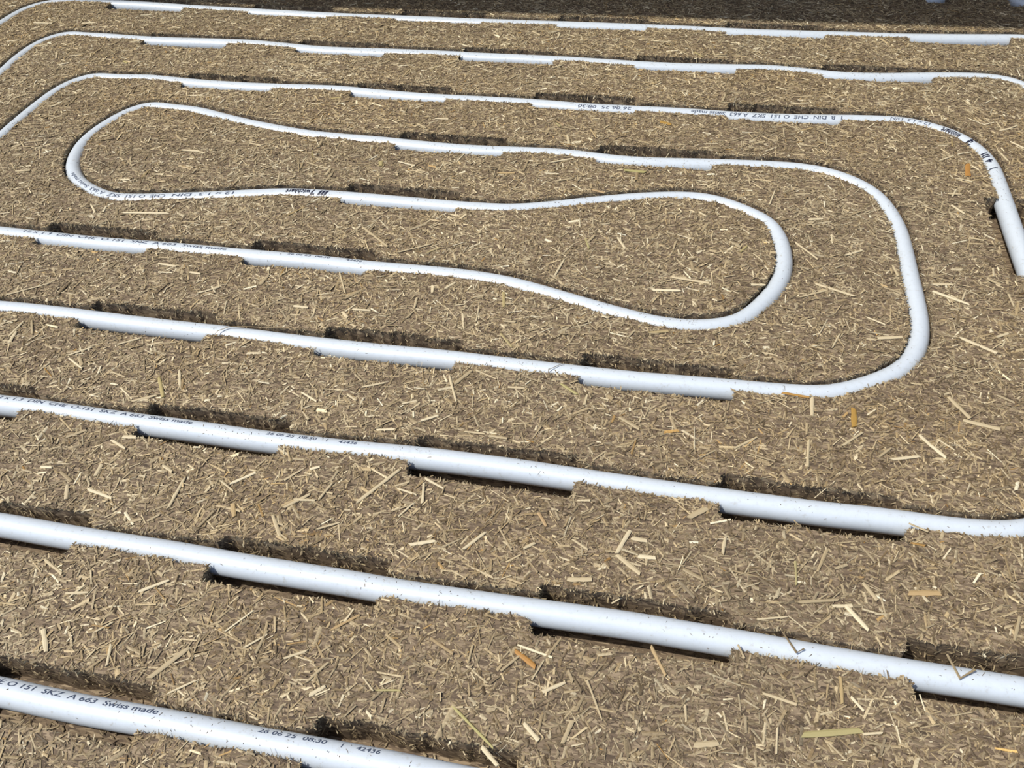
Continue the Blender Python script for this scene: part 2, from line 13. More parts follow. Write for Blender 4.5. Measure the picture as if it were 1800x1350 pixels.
FLK = [[-294.8,231.2,-280.5,241.7,2.6,0.95],[-334.5,219.9,-329.7,229.4,1.6,0.9],[-232.0,215.9,-221.5,231.2,1.2,1.0],[-307.2,201.6,-299.5,209.7,1.4,0.85],[-261.8,181.4,-248.4,202.5,3.6,0.7],[-66.4,237.3,-46.2,233.3,1.7,1.0],[-67.3,233.6,-54.3,226.1,4.0,-1.0],[32.0,198.9,44.2,202.1,4.0,0.75],[-25.7,223.7,-15.0,203.4,1.5,0.7],[5.8,249.7,15.2,233.8,2.4,-0.6],[-54.4,194.5,-45.2,186.9,3.0,0.9],[-92.7,196.2,-67.3,178.9,1.9,-0.5],[-73.1,178.4,-63.1,170.6,3.0,0.9],[-136.3,197.5,-123.0,199.9,1.6,-0.5],[-192.5,206.0,-181.1,213.0,2.0,0.85],[-175.0,194.6,-167.2,208.2,2.0,0.7],[110.4,294.2,121.9,280.4,3.4,0.95],[84.6,291.5,107.1,297.0,2.6,0.6],[145.5,308.3,162.5,311.3,4.6,-0.5],[85.3,214.2,114.1,221.9,4.2,-0.7],[73.0,215.8,72.4,201.8,1.5,0.85],[110.2,239.3,116.2,232.6,2.0,0.95],[105.6,249.3,105.7,234.7,2.4,-0.4],[121.0,310.8,128.2,300.4,3.0,0.7],[124.5,451.0,123.8,433.9,5.0,-1.2],[77.5,458.9,95.4,457.3,2.6,-1.0],[188.2,472.3,199.5,454.1,3.5,0.75],[194.5,451.7,216.8,447.1,4.0,0.8],[164.8,433.4,170.9,425.3,3.0,0.9],[170.9,425.3,179.2,415.8,3.4,0.95],[115.2,415.5,128.6,429.5,2.2,0.8],[94.0,417.1,92.6,393.6,2.5,0.8],[97.4,457.6,96.8,440.0,3.4,0.85],[192.5,589.2,216.1,577.4,3.2,0.95],[103.4,586.0,132.9,574.6,3.0,0.85],[91.2,567.0,111.8,578.6,2.0,0.8],[204.4,536.9,227.5,523.7,3.4,0.9],[139.6,550.3,152.6,543.7,2.0,0.9],[146.0,527.2,163.5,531.2,4.0,0.85],[89.1,640.1,106.7,618.8,2.2,0.85],[98.9,611.5,107.1,593.9,2.0,0.15],[245.2,784.4,242.2,763.5,6.0,-1.3],[247.4,782.7,253.2,775.6,2.4,0.9],[101.1,675.2,113.0,677.8,3.6,0.9],[68.2,692.7,73.1,717.3,1.8,0.9],[221.7,713.7,230.7,701.8,2.6,0.9],[282.9,850.8,293.6,856.5,3.0,0.9],[-64.5,734.1,-44.2,732.8,5.0,-0.8],[-39.3,829.5,-27.6,825.2,5.0,-1.0],[-89.9,696.4,-78.0,693.2,3.0,-0.9],[-135.8,738.2,-115.4,748.1,2.6,0.9],[-300.2,719.1,-297.6,711.0,5.0,-0.9],[-187.5,316.4,-168.3,347.3,3.0,0.85],[-144.7,291.1,-130.0,296.7,3.0,0.95],[-157.8,310.2,-151.2,322.2,1.6,0.9],[-149.6,343.2,-135.3,337.0,2.2,0.9],[-165.2,331.9,-151.3,329.1,2.0,0.9],[-227.5,337.8,-221.8,340.8,2.4,1.0],[-205.5,292.2,-193.1,299.6,2.0,0.8],[-306.9,291.4,-307.8,316.4,2.4,0.85],[-410.9,309.0,-402.8,309.9,2.6,1.0],[-368.0,297.0,-348.0,292.8,2.8,0.95],[-275.4,317.1,-262.4,329.0,2.6,1.0],[-266.5,302.0,-261.3,292.4,4.0,-0.5],[-371.8,402.8,-358.8,384.0,3.4,-0.4],[-454.8,414.2,-441.0,425.6,1.8,0.9],[-452.1,411.4,-435.6,402.6,2.0,0.95],[-368.3,343.8,-358.8,344.8,4.0,0.9],[-374.7,339.5,-361.0,333.9,2.6,0.9],[-379.8,376.5,-364.9,385.3,2.6,0.8],[-157.9,438.7,-146.5,414.3,2.4,0.85],[-184.0,405.9,-174.7,410.3,2.0,0.9],[-166.2,392.2,-155.7,398.8,2.4,0.95],[-194.3,378.9,-181.6,381.5,2.2,0.95],[-258.9,404.8,-245.5,398.2,2.2,0.95],[-133.6,387.3,-119.7,387.5,2.0,0.8],[-19.4,305.5,-4.7,294.8,3.6,0.8],[-12.4,319.2,-3.1,318.7,3.6,0.85],[-7.0,306.9,3.1,307.4,3.4,0.95],[-75.6,300.2,-69.6,305.5,2.6,0.85],[-46.1,283.6,-32.0,286.1,4.0,0.8],[20.4,340.0,31.0,349.3,5.0,0.7],[41.9,317.1,43.1,329.7,2.6,0.85],[-22.3,559.3,-0.5,561.9,3.4,1.0],[-8.5,578.3,21.5,574.6,3.2,0.85],[-101.9,566.1,-97.7,589.2,2.2,0.9],[54.3,577.3,65.3,578.9,3.0,0.9],[-302.2,497.1,-289.9,496.8,3.6,0.9],[-280.3,544.5,-266.2,518.5,2.0,0.8],[-253.5,500.2,-238.6,501.0,2.6,0.9],[-152.4,500.3,-154.4,518.7,1.6,0.85],[-282.4,610.4,-250.7,585.0,2.6,0.7],[-505.4,476.8,-503.9,498.4,1.8,0.15],[-549.1,474.0,-520.3,494.4,1.8,0.85],[-388.5,500.3,-373.1,510.8,1.8,0.9],[-422.5,431.7,-407.1,442.1,2.2,0.85],[-513.5,601.0,-469.9,606.1,2.6,0.95],[-551.2,610.0,-539.1,597.5,2.6,0.9],[-544.9,653.7,-535.2,654.9,3.0,0.95],[-509.8,714.0,-491.0,714.2,3.6,0.9],[-859.3,991.1,-833.1,991.8,3.0,0.9],[-791.9,995.8,-775.1,999.2,3.0,0.9],[-239.4,578.4,-213.6,594.5,2.0,0.8],[-212.7,314.4,-208.4,329.4,2.0,0.8],[46.1,401.6,60.6,414.1,2.0,0.8],[65.6,233.0,82.8,229.9,2.2,0.8],[-364.5,241.7,-348.0,234.3,2.4,0.8],[-209.2,206.1,-208.5,220.5,2.0,0.6]]
TXT = [['12 x 1.3  DIN  CHE  O-151  SKZ  A 663  Swiss made', -484.8, 368.3, -325.6, 367.2, -4, 3.9, 0], ['26 06 25  08:30', -270.4, 365.4, -233.4, 365.1, -4, 3.3, 0], ['1', -226.2, 367.3, -224.1, 367.2, -4, 3.6, 0], ['42436', -217.4, 367.2, -204.2, 367.3, -4, 3.4, 0], ['CHE O 151  SKZ  A 663  Swiss made', -354.9, 164.6, -247.4, 165.5, -4, 4.0, 0], ['26 06 25  08:30', -190.8, 164.0, -152.6, 165.1, 2, 3.3, 0], ['1', -144.8, 165.9, -143.5, 165.9, 2, 3.6, 0], ['42436', -136.6, 165.7, -123.6, 165.7, 2, 3.4, 0], ['12 x 1.3  DIN  CHE  O 151  SKZ  A 663  Swiss made', -590.3, 566.8, -391.1, 568.9, -2, 3.8, 0], ['26 06 25  08:30', -334.4, 567.1, -295.3, 566.2, 4, 3.0, 0], ['42436', -280.7, 565.9, -267.1, 565.4, 4, 3.2, 0], ['1  B  DIN  CHE  O 151  SKZ  A 663  Swiss made', 138.0, 871.4, -9.7, 866.9, -22, 4.6, 1], ['26 06 25  08:30', -70.6, 868.2, -126.3, 869.2, -24, 3.8, 1], ['wichhart', 255.9, 846.2, 238.2, 862.9, -24, 6.0, 2], ['12 x 1.3  DIN', 227.2, 868.3, 185.0, 877.1, -14, 3.5, 1], ['3', 261.5, 828.6, 255.0, 843.9, -12, 12, 2], ['4 lll', 268.4, 792.5, 267.1, 809.5, -20, 6, 2], ['l', 268.8, 781.2, 268.8, 782.7, -18, 7, 2], ['CHE  O 151  SKZ  A 663  Swiss made', -489.7, 645.1, -603.5, 657.5, -14, 4.2, 1], ['12 x 1.3  DIN', -424.9, 658.8, -483.2, 644.0, -12, 3.6, 1], ['wichhart', -351.3, 668.7, -376.0, 669.4, -12, 6.0, 2], ['7', -346.1, 668.4, -349.9, 667.9, -12, 7, 2], ['///', -330.8, 667.5, -344.6, 667.6, -10, 9, 2]]
CAM = [[0.9783141,0.2021969,-0.0449221],[-0.1113319,0.6962206,0.7091418],[0.1746619,-0.6887621,0.7036334],1554.7899084491462,0.4478805226885665]

# ------------------------------------------------------------ camera
RT, UP, BK, FPX, CAMH = CAM
cam = bpy.data.cameras.new('camera'); cam_o = bpy.data.objects.new('camera', cam); COL.objects.link(cam_o)
cam.sensor_width = 36; cam.lens = 36*FPX/1800; cam.clip_start = .01; cam.clip_end = 50
cam_o.matrix_world = Matrix(((RT[0], UP[0], BK[0], 0), (RT[1], UP[1], BK[1], 0), (RT[2], UP[2], BK[2], CAMH), (0, 0, 0, 1)))
scene.camera = cam_o
# ------------------------------------------------------------ world, sun, exposure
SUN_EL, SUN_AZ = 60, -122        # elevation; azimuth clockwise from straight away: the sun stands behind the camera's left shoulder
w = bpy.data.worlds.new('world'); scene.world = w; w.use_nodes = True
nt = w.node_tree; bg = nt.nodes['Background']
sky = nt.nodes.new('ShaderNodeTexSky'); sky.sky_type = 'NISHITA'; sky.sun_disc = False
sky.sun_elevation = math.radians(SUN_EL); sky.sun_rotation = math.radians(SUN_AZ)
sky.air_density = 1.0; sky.dust_density = 2.0
nt.links.new(sky.outputs[0], bg.inputs[0]); bg.inputs[1].default_value = 0.14
sl = bpy.data.lights.new('sun', 'SUN'); sl.energy = 3.75; sl.angle = math.radians(.53); sl.color = (1, .955, .87)
so = bpy.data.objects.new('sun', sl); COL.objects.link(so)
el, az = math.radians(SUN_EL), math.radians(SUN_AZ)
sdir = Vector((math.sin(az)*math.cos(el), math.cos(az)*math.cos(el), math.sin(el)))
so.rotation_euler = sdir.to_track_quat('Z', 'Y').to_euler(); so.location = sdir*3
vs = scene.view_settings; vs.view_transform = 'Standard'; vs.look = 'None'; vs.exposure = 0.0; vs.gamma = 1; vs.use_curve_mapping = False

# ------------------------------------------------------------ helpers
def tag(o, label=None, cat=None, group=None, kind=None):
    for k, v in (('label', label), ('category', cat), ('group', group), ('kind', kind)):
        if v: o[k] = v
    return o
def link(name, me, mat=None, parent=None):
    o = bpy.data.objects.new(name, me); COL.objects.link(o)
    if mat and me and not me.materials: me.materials.append(mat)
    if parent: o.parent = parent
    return o
def fast_mesh(name, verts, faces_flat, nper, attrs=None, smooth=False):
    """verts Nx3, faces_flat int array, all polygons with nper corners; attrs: point float attributes"""
    me = bpy.data.meshes.new(name)
    nf = len(faces_flat)//nper
    me.vertices.add(len(verts)); me.vertices.foreach_set('co', np.ascontiguousarray(verts, np.float32).ravel())
    me.loops.add(nf*nper); me.loops.foreach_set('vertex_index', np.ascontiguousarray(faces_flat, np.int32))
    me.polygons.add(nf); me.polygons.foreach_set('loop_start', np.arange(0, nf*nper, nper, dtype=np.int32))
    if smooth: me.polygons.foreach_set('use_smooth', np.ones(nf, bool))
    for k, v in (attrs or {}).items():
        a = me.attributes.new(k, 'FLOAT', 'POINT'); a.data.foreach_set('value', np.ascontiguousarray(v, np.float32))
    me.update(calc_edges=True); return me
def newmat(name):
    m = bpy.data.materials.new(name); m.use_nodes = True
    return m, m.node_tree.nodes, m.node_tree.links, m.node_tree.nodes['Principled BSDF']
def ramp(N, stops):
    r = N.new('ShaderNodeValToRGB'); e = r.color_ramp.elements
    while len(e) < len(stops): e.new(.5)
    for i, (p, c) in enumerate(stops): e[i].position = p; e[i].color = (*c, 1)
    return r

# ------------------------------------------------------------ materials
STRAW = [(0, (.085, .060, .034)), (.25, (.185, .138, .080)), (.5, (.335, .262, .155)), (.75, (.52, .425, .265)), (1, (.80, .71, .50))]
def straw_material(name, per_object=False):
    m, N, L, B = newmat(name)
    r = ramp(N, STRAW)
    if per_object:
        oi = N.new('ShaderNodeObjectInfo'); col = oi.outputs['Color']
        tc = N.new('ShaderNodeTexCoord'); vec = tc.outputs['Object']
    else:
        a = N.new('ShaderNodeAttribute'); a.attribute_name = 'tone'; L.new(a.outputs['Fac'], r.inputs[0])
        a2 = N.new('ShaderNodeAttribute'); a2.attribute_name = 'hue'
        mx = N.new('ShaderNodeMix'); mx.data_type = 'RGBA'; mx.blend_type = 'MULTIPLY'; mx.inputs[0].default_value = 1
        hr = ramp(N, [(0, (.93, 1, 1.12)), (.5, (1, 1, 1)), (.93, (1.05, .98, .86)), (1, (1.15, .86, .45))])
        L.new(a2.outputs['Fac'], hr.inputs[0]); L.new(r.outputs[0], mx.inputs[6]); L.new(hr.outputs[0], mx.inputs[7]); col = mx.outputs[2]
        tc = N.new('ShaderNodeTexCoord'); vec = tc.outputs['Object']
    nz = N.new('ShaderNodeTexNoise'); nz.inputs['Scale'].default_value = 900; nz.inputs['Detail'].default_value = 3
    mp = N.new('ShaderNodeMapping')
    if per_object: mp.inputs['Scale'].default_value = (.12, 1.2, 1)
    L.new(vec, mp.inputs[0]); L.new(mp.outputs[0], nz.inputs[0])
    g = ramp(N, [(.3, (.68, .66, .62)), (.65, (1.12, 1.12, 1.1))]); L.new(nz.outputs[0], g.inputs[0])
    m2 = N.new('ShaderNodeMix'); m2.data_type = 'RGBA'; m2.blend_type = 'MULTIPLY'; m2.inputs[0].default_value = .8
    L.new(col, m2.inputs[6]); L.new(g.outputs[0], m2.inputs[7]); L.new(m2.outputs[2], B.inputs['Base Color'])
    B.inputs['Roughness'].default_value = .62; B.inputs['Specular IOR Level'].default_value = .35
    return m
M_CHIP = straw_material('pressed_straw_chips')
M_FLAKE = straw_material('straw_flake', True)

M_CORE, N, L, B = newmat('pressed_straw_core')
tc = N.new('ShaderNodeTexCoord')
prev = None
for i, (rz, sc, off) in enumerate(((.35, 1, 0), (1.25, 1.15, .3), (2.3, .9, .7), (2.9, 1.3, 1.4))):
    mp = N.new('ShaderNodeMapping'); mp.inputs['Rotation'].default_value = (0, 0, rz); mp.inputs['Location'].default_value = (off, off*2, 0)
    mp.inputs['Scale'].default_value = (150*sc, 620*sc, 400)
    vo = N.new('ShaderNodeTexVoronoi'); vo.feature = 'F1'; vo.inputs['Scale'].default_value = 1.0
    L.new(tc.outputs['Object'], mp.inputs[0]); L.new(mp.outputs[0], vo.inputs[0])
    sp = N.new('ShaderNodeSeparateColor'); L.new(vo.outputs['Color'], sp.inputs[0])
    if prev is None: prev = sp.outputs[0]
    else:
        mxn = N.new('ShaderNodeMath'); mxn.operation = 'MAXIMUM' if i % 2 else 'MINIMUM'
        L.new(prev, mxn.inputs[0]); L.new(sp.outputs[0], mxn.inputs[1]); prev = mxn.outputs[0]
r = ramp(N, [(0, (.05, .034, .021)), (.4, (.115, .08, .05)), (.75, (.20, .145, .09)), (1, (.34, .26, .165))])  # darker than the chips: the shade between them is put into this colour
L.new(prev, r.inputs[0]); L.new(r.outputs[0], B.inputs['Base Color'])
bp = N.new('ShaderNodeBump'); bp.inputs['Distance'].default_value = .0012; bp.inputs['Strength'].default_value = .8
L.new(prev, bp.inputs['Height']); L.new(bp.outputs[0], B.inputs['Normal']); B.inputs['Roughness'].default_value = .8

M_PIPE, N, L, B = newmat('white_plastic_pipe')
tc = N.new('ShaderNodeTexCoord'); nz = N.new('ShaderNodeTexNoise'); nz.inputs['Scale'].default_value = 260; nz.inputs['Detail'].default_value = 6; nz.inputs['Roughness'].default_value = .7
L.new(tc.outputs['Object'], nz.inputs[0])
r = ramp(N, [(.30, (.48, .50, .50)), (.42, (.57, .63, .685)), (.7, (.60, .66, .72))]); L.new(nz.outputs[0], r.inputs[0]); L.new(r.outputs[0], B.inputs['Base Color'])
B.inputs['Roughness'].default_value = .36; B.inputs['IOR'].default_value = 1.55
B.inputs['Subsurface Weight'].default_value = 0.0
M_INK, N, L, B = newmat('printing_ink'); B.inputs['Base Color'].default_value = (.06, .08, .13, 1); B.inputs['Roughness'].default_value = .5
M_INKB, N, L, B = newmat('bold_printing_ink'); B.inputs['Base Color'].default_value = (.008, .012, .035, 1); B.inputs['Roughness'].default_value = .5
M_FLOOR, N, L, B = newmat('grey_screed')
nz = N.new('ShaderNodeTexNoise'); nz.inputs['Scale'].default_value = 30; nz.inputs['Detail'].default_value = 8
r = ramp(N, [(.3, (.13, .125, .115)), (.7, (.24, .23, .21))]); L.new(nz.outputs[0], r.inputs[0]); L.new(r.outputs[0], B.inputs['Base Color']); B.inputs['Roughness'].default_value = .9
M_WALL, N, L, B = newmat('warm_bounce_brown')
nz = N.new('ShaderNodeTexNoise'); nz.inputs['Scale'].default_value = 12; nz.inputs['Detail'].default_value = 8
r = ramp(N, [(.3, (.36, .27, .17)), (.7, (.46, .35, .23))]); L.new(nz.outputs[0], r.inputs[0]); L.new(r.outputs[0], B.inputs['Base Color']); B.inputs['Roughness'].default_value = .9  # warm brown chosen so the added slab bounces warm light into its shade

# ------------------------------------------------------------ path of the pipe (mm, on the board)
AX = -7.8; RP = 8.0; DEPTH = -25.0
def resample(P, step):
    P = np.asarray(P, float); n = len(P); out = []
    for i in range(n-1):
        p0, p1, p2, p3 = P[max(i-1, 0)], P[i], P[i+1], P[min(i+2, n-1)]
        m = max(1, int(round(np.hypot(*(p2-p1))/step)))
        for t in np.arange(m)/m:
            out.append(.5*((2*p1)+(-p0+p2)*t+(2*p0-5*p1+4*p2-p3)*t*t+(-p0+3*p1-3*p2+p3)*t**3))
    out.append(P[-1]); return np.array(out)
PA = resample(PATH, 3.0)
PATH2 = [[1000-80, 1263], [700, 1263], [560, 1240], [470, 1195], [415, 1172], [386, 1174], [362, 1186], [341, 1215], [315, 1240], [290, 1215], [268, 1183], [239, 1176.5], [200, 1180], [120, 1200], [20, 1240], [-60, 1300], [-120, 1360], [-160, 1395]]
PB = resample(PATH2, 3.0)

# ------------------------------------------------------------ signed distance to the routed channels (mm grid)
GX0, GX1, GY0, GY1, G = -1300.0, 780.0, 0.0, 1400.0, 1.5
nx, ny = int((GX1-GX0)/G)+1, int((GY1-GY0)/G)+1
gx = GX0+np.arange(nx)*G; gy = GY0+np.arange(ny)*G
S = np.full((ny, nx), 40.0, np.float32)
W0 = 8.8
for P in (resample(PA, 2.0), resample(PB, 2.0)):
    for x, y in P:
        i0, i1 = int((x-40-GX0)/G), int((x+40-GX0)/G)+1; j0, j1 = int((y-40-GY0)/G), int((y+40-GY0)/G)+1
        i0, j0 = max(i0, 0), max(j0, 0)
        if i1 <= 0 or j1 <= 0 or i0 >= nx or j0 >= ny: continue
        d = np.hypot(gx[i0:i1][None, :]-x, gy[j0:j1][:, None]-y)-W0
        S[j0:j1, i0:i1] = np.minimum(S[j0:j1, i0:i1], d)
def box_sdf(x0, x1, y0, y1, r=3.0):
    i0, i1 = max(int((x0-40-GX0)/G), 0), int((x1+40-GX0)/G)+1; j0, j1 = max(int((y0-40-GY0)/G), 0), int((y1+40-GY0)/G)+1
    if i1 <= 0: return
    X = gx[i0:i1][None, :]; Y = gy[j0:j1][:, None]
    qx = np.abs(X-(x0+x1)/2)-(x1-x0)/2+r; qy = np.abs(Y-(y0+y1)/2)-(y1-y0)/2+r
    d = np.hypot(np.maximum(qx, 0), np.maximum(qy, 0))+np.minimum(np.maximum(qx, qy), 0)-r
    S[j0:j1, i0:i1] = np.minimum(S[j0:j1, i0:i1], d)
HPF, HPB = 19.3, 16.0
for x0, x1, y in POCK: box_sdf(x0, x1, y-HPF, y+HPB)
box_sdf(250, 289, 620, 733); box_sdf(250, 284, 1158, 1182); box_sdf(346, 392, 1156, 1186); box_sdf(-742, -710, 600, 690)
def smooth_noise(shape, cell, seed):
    r = np.random.default_rng(seed); h, wd = shape; gh, gw = int(h/cell)+3, int(wd/cell)+3
    a = r.standard_normal((gh, gw)).astype(np.float32)
    yy = np.arange(h)/cell; xx = np.arange(wd)/cell
    j = yy.astype(int); i = xx.astype(int); fy = (yy-j)[:, None]; fx = (xx-i)[None, :]
    fy = fy*fy*(3-2*fy); fx = fx*fx*(3-2*fx)
    return (a[j][:, i]*(1-fy)*(1-fx)+a[j][:, i+1]*(1-fy)*fx+a[j+1][:, i]*fy*(1-fx)+a[j+1][:, i+1]*fy*fx)
S += (smooth_noise(S.shape, 2.2, 1)*.55+smooth_noise(S.shape, 7, 2)*.7+smooth_noise(S.shape, 20, 3)*.6)*np.clip(1-np.abs(S)/8, 0, 1)
def sdf(x, y):
    u = np.clip((x-GX0)/G, 0, nx-1.001); v = np.clip((y-GY0)/G, 0, ny-1.001)
    i = u.astype(int); j = v.astype(int); fu = u-i; fv = v-j
    return S[j, i]*(1-fu)*(1-fv)+S[j, i+1]*fu*(1-fv)+S[j+1, i]*(1-fu)*fv+S[j+1, i+1]*fu*fv

# ------------------------------------------------------------ the board core: flat top cut by the channels, walls, channel floor
board = bpy.data.objects.new('insulation_board', None); COL.objects.link(board)
tag(board, 'tan pressed straw insulation board with routed channels holding the white pipe', 'board')
V = []; F3 = []
def addv(x, y, z): V.append((x*MM, y*MM, z*MM)); return len(V)-1
T = S[::2, ::2]; tx = gx[::2]; ty = gy[::2]; tj, ti = T.shape
ins = T > 0
full = ins[:-1, :-1] & ins[1:, :-1] & ins[:-1, 1:] & ins[1:, 1:]
none = ~(ins[:-1, :-1] | ins[1:, :-1] | ins[:-1, 1:] | ins[1:, 1:])
for j in range(tj-1):
    row = full[j].astype(np.int8); d = np.diff(np.r_[0, row, 0]); st = np.where(d == 1)[0]; en = np.where(d == -1)[0]
    for a, b in zip(st, en):
        F3.append([addv(tx[a], ty[j], 0), addv(tx[b], ty[j], 0), addv(tx[b], ty[j+1], 0), addv(tx[a], ty[j+1], 0)])
EDGE = []      # contour segments: (x0,y0,x1,y1)
mj, mi = np.where(~full & ~none)
for j, i in zip(mj, mi):
    cs = [(i, j), (i+1, j), (i+1, j+1), (i, j+1)]
    val = [float(T[b, a]) for a, b in cs]; pt = [(tx[a], ty[b]) for a, b in cs]
    poly = []; cross = []
    for k in range(4):
        a, b = val[k], val[(k+1) % 4]; p, q = pt[k], pt[(k+1) % 4]
        if a > 0: poly.append(p)
        if (a > 0) != (b > 0):
            t = a/(a-b); c_ = (p[0]+(q[0]-p[0])*t, p[1]+(q[1]-p[1])*t); poly.append(c_); cross.append((c_, a > 0))
    if len(poly) >= 3: F3.append([addv(x, y, 0) for x, y in poly])
    for k in range(0, len(cross)-1, 2) if len(cross) == 2 else ():
        (p, out), (q, _) = cross
        if not out: p, q = q, p
        EDGE.append((*p, *q))
        F3.append([addv(*p, 0), addv(*q, 0), addv(*q, DEPTH), addv(*p, DEPTH)])
BOT = -40
F3.append([addv(GX0, GY0, DEPTH), addv(tx[-1], GY0, DEPTH), addv(tx[-1], ty[-1], DEPTH), addv(GX0, ty[-1], DEPTH)])
for (xa, ya, xb, yb) in ((GX0, GY0, tx[-1], GY0), (tx[-1], GY0, tx[-1], ty[-1]), (tx[-1], ty[-1], GX0, ty[-1]), (GX0, ty[-1], GX0, GY0)):
    F3.append([addv(xa, ya, DEPTH), addv(xa, ya, BOT), addv(xb, yb, BOT), addv(xb, yb, DEPTH)])
    n = 400
F3.append([addv(GX0, GY0, BOT), addv(GX0, ty[-1], BOT), addv(tx[-1], ty[-1], BOT), addv(tx[-1], GY0, BOT)])
me = bpy.data.meshes.new('board_core'); me.from_pydata(V, [], F3); me.update()
link('board_core', me, M_CORE, board)
EDGE = np.array(EDGE)

# ------------------------------------------------------------ pressed chips on the board
def in_view(x, y, z=0.0, mg=.10):
    d = np.stack([x*MM, y*MM, np.full_like(x, z)*MM-CAMH], -1)
    zz = -(d@np.array(BK)); u = FPX*(d@np.array(RT))/zz/900; v = FPX*(d@np.array(UP))/zz/675
    return (np.abs(u) < 1+mg) & (np.abs(v) < 1+mg) & (zz > 0)
LOWT = smooth_noise(S.shape, 60, 21)*.5+smooth_noise(S.shape, 22, 22)*.6+smooth_noise(S.shape, 150, 25)*.5
LOWH = smooth_noise(S.shape, 90, 23)*.7+smooth_noise(S.shape, 30, 24)*.4
def samp(A, x, y):
    i = np.clip(((x-GX0)/G).astype(int), 0, nx-1); j = np.clip(((y-GY0)/G).astype(int), 0, ny-1); return A[j, i]
def frames(n, yaw, pitch, roll):
    cy, sy, cp, sp, cr, sr = np.cos(yaw), np.sin(yaw), np.cos(pitch), np.sin(pitch), np.cos(roll), np.sin(roll)
    ex = np.stack([cy*cp, sy*cp, sp], 1)
    e1 = np.stack([-sy, cy, 0*cy], 1); e2 = np.cross(ex, e1)
    ey = e1*cr[:, None]+e2*sr[:, None]; ez = np.cross(ex, ey)
    return ex, ey, ez
def chip_mesh(C, ex, ey, ez, Ln, Wd, tone, hue, ridge=.22):
    n = len(C); sk = rng.uniform(-.5, .5, (n, 2)); tp = rng.uniform(.45, 1, (n, 2))
    st = np.stack([-np.ones(n), np.ones(n)], 1)*.5
    vs_ = np.empty((n, 6, 3), np.float32)
    for a in (0, 1):
        for b, yy in enumerate((-.5, 0, .5)):
            X = Ln*st[:, a]+Wd*sk[:, a]*yy*1.6; Y = Wd*yy*tp[:, a]; Z = Wd*ridge*(1 if b == 1 else 0)
            vs_[:, a*3+b] = (C+ex*X[:, None]+ey*Y[:, None]+ez*Z[:, None])*MM if np.ndim(Z) else C
    base = (np.arange(n)*6)[:, None]
    f = (base+np.array([[0, 3, 4, 1, 1, 4, 5, 2]])).ravel()
    return vs_.reshape(-1, 3), f, np.repeat(tone, 6), np.repeat(hue, 6)
parts = []
def gen_top(n, lmed, lsig, wmed, wsig, zlo, zhi, x0=-1100, x1=520, y0=40, y1=1330, mg=.10, tmean=.5, tsd=.2):
    x = rng.uniform(x0, x1, n); y = rng.uniform(y0, y1, n)
    k = in_view(x, y, 0, mg); x, y = x[k], y[k]
    s = sdf(x, y); k = s > rng.exponential(.5, len(s))-.9; x, y, s = x[k], y[k], s[k]; n = len(x)
    Ln = np.clip(np.exp(rng.normal(math.log(lmed), lsig, n)), .8, 20); Wd = np.clip(np.exp(rng.normal(math.log(wmed), wsig, n)), .25, 3)
    Wd = np.minimum(Wd, Ln*.6)
    yaw = rng.uniform(0, math.pi*2, n)
    near = s < 3.0
    Ln[near] = np.minimum(Ln[near], 3.5+s[near])
    C = np.stack([x, y, rng.uniform(zlo, zhi, n)-Wd*.1], 1)
    pit = rng.normal(0, .10, n)*np.clip(4/Ln, .2, 1.6); rol = rng.normal(0, .28, n)
    ex, ey, ez = frames(n, yaw, pit, rol)
    flip = ez[:, 2] < 0; ey[flip] *= -1; ez[flip] *= -1
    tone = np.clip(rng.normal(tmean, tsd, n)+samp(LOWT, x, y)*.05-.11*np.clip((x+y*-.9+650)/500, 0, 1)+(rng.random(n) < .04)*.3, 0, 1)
    hue = np.clip(.5+samp(LOWH, x, y)*.12+rng.normal(0, .16, n), 0, .97); hue[rng.random(n) < .0015] = 1
    parts.append(chip_mesh(C, ex, ey, ez, Ln, Wd, tone, hue))
    return n
# area of the sampled rectangle is about 2.1 m2; the view keeps roughly a half
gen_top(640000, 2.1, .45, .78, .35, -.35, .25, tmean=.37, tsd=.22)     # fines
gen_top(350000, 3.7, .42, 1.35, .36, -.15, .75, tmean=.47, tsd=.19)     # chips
gen_top(34000, 8.0, .38, 1.25, .40, .35, 1.15, tmean=.62, tsd=.16)     # long pieces
